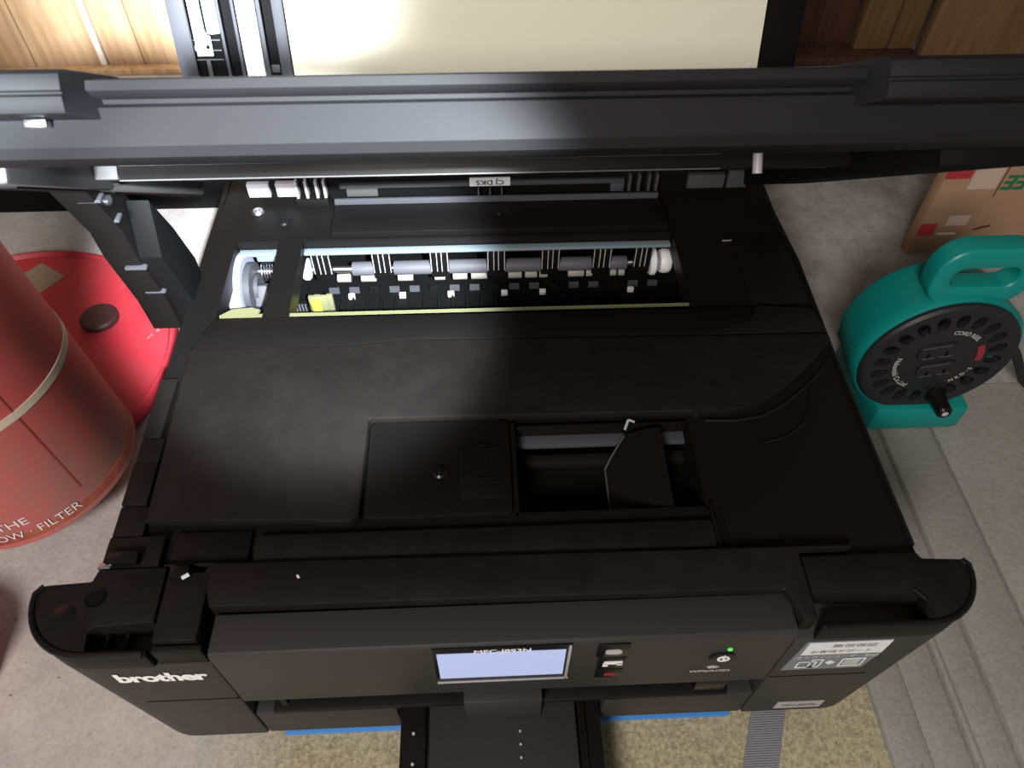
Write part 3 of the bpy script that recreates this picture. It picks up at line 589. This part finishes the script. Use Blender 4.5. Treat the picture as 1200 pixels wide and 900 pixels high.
# cardboard box standing behind the reel
BY = .343
bx = empty('cardboard_box', (.53, BY + .006, 0)); tag(bx, 'flattened brown cardboard box with red tape and upside-down green lettering', 'box')
MB().box(.352, .72, BY, BY + .012, 0, .115).build('box_body', 'card', bx, .0015)
MB().box(.352, .372, BY - .0005, BY, .078, .086).build('tape', 'tape', bx); MB().box(.3525, .366, BY - .0005, BY, .0220, .0340).build('tape', 'tape', bx)
MB().box(.3735, .3965, BY - .0006, BY, .068, .088).build('paper_label', 'paper', bx); MB().box(.3725, .3900, BY - .0006, BY, .0320, .0420).build('paper_label', 'paper', bx)
MB().box(.3695, .3850, BY - .0006, BY, .0225, .0245).build('paper_label', 'stripe', bx)
MB().box(.3985, .3992, BY - .0004, BY, .060, .115).build('flap_seam', 'capdark', bx)
text('lettering', 'FREE', .0185, lambda u, v, h: (.4215 - u - v*.18, BY - h, .0745 - v), 'greenprint', bx, .0006, depth=.0005, sx=1.05)
MB().tube([(.3985, BY - .0004, .0270), (.4050, BY - .0004, .0295), (.4110, BY - .0004, .0310)], .0008, 5).build('scratch', 'capdark', bx)

# ------------------------------------------------------------------ teal cord reel
RX, RZ, RY = .2785, .0700, .1680; RR = .0485
rl = empty('cord_reel', (RX + .01, .200, .003)); tag(rl, 'teal cord reel with carry handle and round black socket plate', 'cord reel')
hs_ = MB().lathe([(RR*.93, .002), (RR*1.03, 0), (RR*1.06, .003), (RR*1.05, .010), (RR*1.00, .036), (RR*.97, .040), (0, .040)], (RX, RY, RZ), (0, 1, 0), 72).build('housing', 'teal', rl, smooth=True)
MB().box(.2550, .3190, .1600, .232, .003, .0260).build('base', 'teal', rl, .003)
MB().prism([(.245,.0300),(.322,.0300),(.312,.070),(.250,.070)], .176, .228, 'y').build('stand_neck', 'teal', rl, .003)
ho = rrect(.2500, .3110, .1130, .1560, .0175, 8); hi = rrect(.2610, .3000, .1275, .1415, .0065, 8); n = len(ho)
hm = MB(); y0, y1 = .1715, .1860
vs = [(p[0], y0, p[1]) for p in ho] + [(p[0], y0, p[1]) for p in hi] + [(p[0], y1, p[1]) for p in ho] + [(p[0], y1, p[1]) for p in hi]; fs = []
for i in range(n):
    j = (i+1) % n; fs += [(i, j, n+j, n+i), (2*n+j, 2*n+i, 3*n+i, 3*n+j), (j, i, 2*n+i, 2*n+j), (n+i, n+j, 3*n+j, 3*n+i)]
hm.add(vs, fs).build('carry_handle', 'teal', rl, .0025, seg=3)
# black plate with a ring of oval vents: solid ring segments around real openings
NS = 20
def pd(r, a, y): return (RX + r*math.cos(a), y, RZ + r*math.sin(a))
pl = MB().lathe([(0, .0), (RR*.60, .0), (RR*.62, .0005), (RR*.62, .004), (0, .004)], (RX, RY - .0025, RZ), (0, 1, 0), 64).lathe([(RR*.84, .0), (RR*.90, -.0010), (RR*.97, -.0008), (RR, .001), (RR, .006), (RR*.84, .006), (RR*.84, 0)], (RX, RY - .0025, RZ), (0, 1, 0), 64)
for k in range(NS):
    a = 2*math.pi*(k + .5)/NS; w = .062
    pts = []
    for r, ww in ((RR*.60, w*2.1), (RR*.65, w*1.1), (RR*.725, w*.8), (RR*.80, w*1.1), (RR*.85, w*2.1)): pts.append((r, ww))
    vs = [pd(r, a - ww, RY - .0025) for r, ww in pts] + [pd(r, a + ww, RY - .0025) for r, ww in pts] + [pd(r, a - ww, RY + .002) for r, ww in pts] + [pd(r, a + ww, RY + .002) for r, ww in pts]
    m5 = 5; fs = []
    for i in range(4): fs += [(i, i+1, m5+i+1, m5+i), (2*m5+i+1, 2*m5+i, 3*m5+i, 3*m5+i+1), (i, 2*m5+i, 2*m5+i+1, i+1), (m5+i+1, 3*m5+i+1, 3*m5+i, m5+i)]
    pl.add(vs, fs)
plo = pl.build('socket_plate', 'reelblack', rl, smooth=True)
MB().cyl((RX, RY + .0030, RZ), (RX, RY + .0045, RZ), RR*.84, 48).build('drum_backing', 'deep', rl)
for a0 in (.05, -.12): 
    MB().add([pd(RR*.64, a0 - .05, RY + .0028), pd(RR*.82, a0 - .05, RY + .0028), pd(RR*.82, a0 + .05, RY + .0028), pd(RR*.64, a0 + .05, RY + .0028)], [(0, 1, 2, 3)]).build('drum_glimpse', 'teal', rl)
ang = math.radians(11); TR = lambda x, y, z: (RX + (x - RX)*math.cos(ang) - (z - RZ)*math.sin(ang), y, RZ + (x - RX)*math.sin(ang) + (z - RZ)*math.cos(ang))
for dx, dz in ((-.0020, .0095), (.0005, -.0085)):
    sk = MB(TR).prism([(p[0] + RX + dx, p[1] + RZ + dz) for p in rrect(-.0125, .0125, -.0076, .0076, .006)], RY - .0040, RY - .0022, 'y').build('socket', 'reelblack', plo, .0005)
    MB(TR).box(RX + dx - .011, RX + dx + .007, RY - .0043, RY - .0040, RZ + dz + .0058, RZ + dz + .0063).build('socket_edge', 'roller', sk)
    for ox in (-.0060, .0050):
        MB(TR).box(RX + dx + ox - .0040, RX + dx + ox + .0040, RY - .0043, RY - .0040, RZ + dz - .0040, RZ + dz - .0034).build('socket_slot', 'roller', sk)
        MB(TR).box(RX + dx + ox - .0008, RX + dx + ox + .0008, RY - .0043, RY - .0040, RZ + dz - .0034, RZ + dz + .0010).build('socket_slot', 'deep', sk)
def ring_text(body, mid, r, size, m, bold=0.0001, sx=1.0, out=True):
    if out: fn = lambda u, v, h: pd(r + v, mid - u/r, RY - .0026 - h)
    else: fn = lambda u, v, h: pd(r - v, mid + u/r, RY - .0026 - h)
    return text('plate_print', body, size, fn, m, plo, bold, depth=.0002, sx=sx)
ring_text('CORD REEL', math.radians(70), RR*.535, .0044, 'printgrey', sx=.9)
ring_text('Nakanishi Co.,Ltd', math.radians(208), RR*.535, .0048, 'printgrey', sx=.95, out=False)
ring_text('N K D - 5', math.radians(-34), RR*.535, .0040, 'printgrey', sx=1.0, out=False)
lab(MB().prism(arcp(RX, RZ, RR*.48, 32, 0, 8) + arcp(RX, RZ, RR*.57, 0, 32, 8), RY - .0030, RY - .0025, 'y').build('red_emblem', 'printred', plo), 'red emblem')
kx, kz = RX + .0135, RZ - .0345
kb = MB().lathe([(0, .017), (.0038, .017), (.0052, .0155), (.0054, .004), (.0068, .001), (.0068, 0)], (kx, RY - .0025, kz), (0, -1, 0), 24).build('winding_knob', 'gloss', rl, smooth=True)
MB().lathe([(0, .0006), (.0016, .0004), (.0022, 0)], (kx, RY - .0195, kz), (0, -1, 0), 14).build('knob_cap', 'printgrey', kb, smooth=True)
MB().tube([(.3235, .190, .072), (.333, .186, .070), (.345, .182, .055), (.362, .180, .030), (.39, .178, .006), (.45, .17, .0055)], .0032, 10).build('cable', 'reelblack', rl, smooth=True)
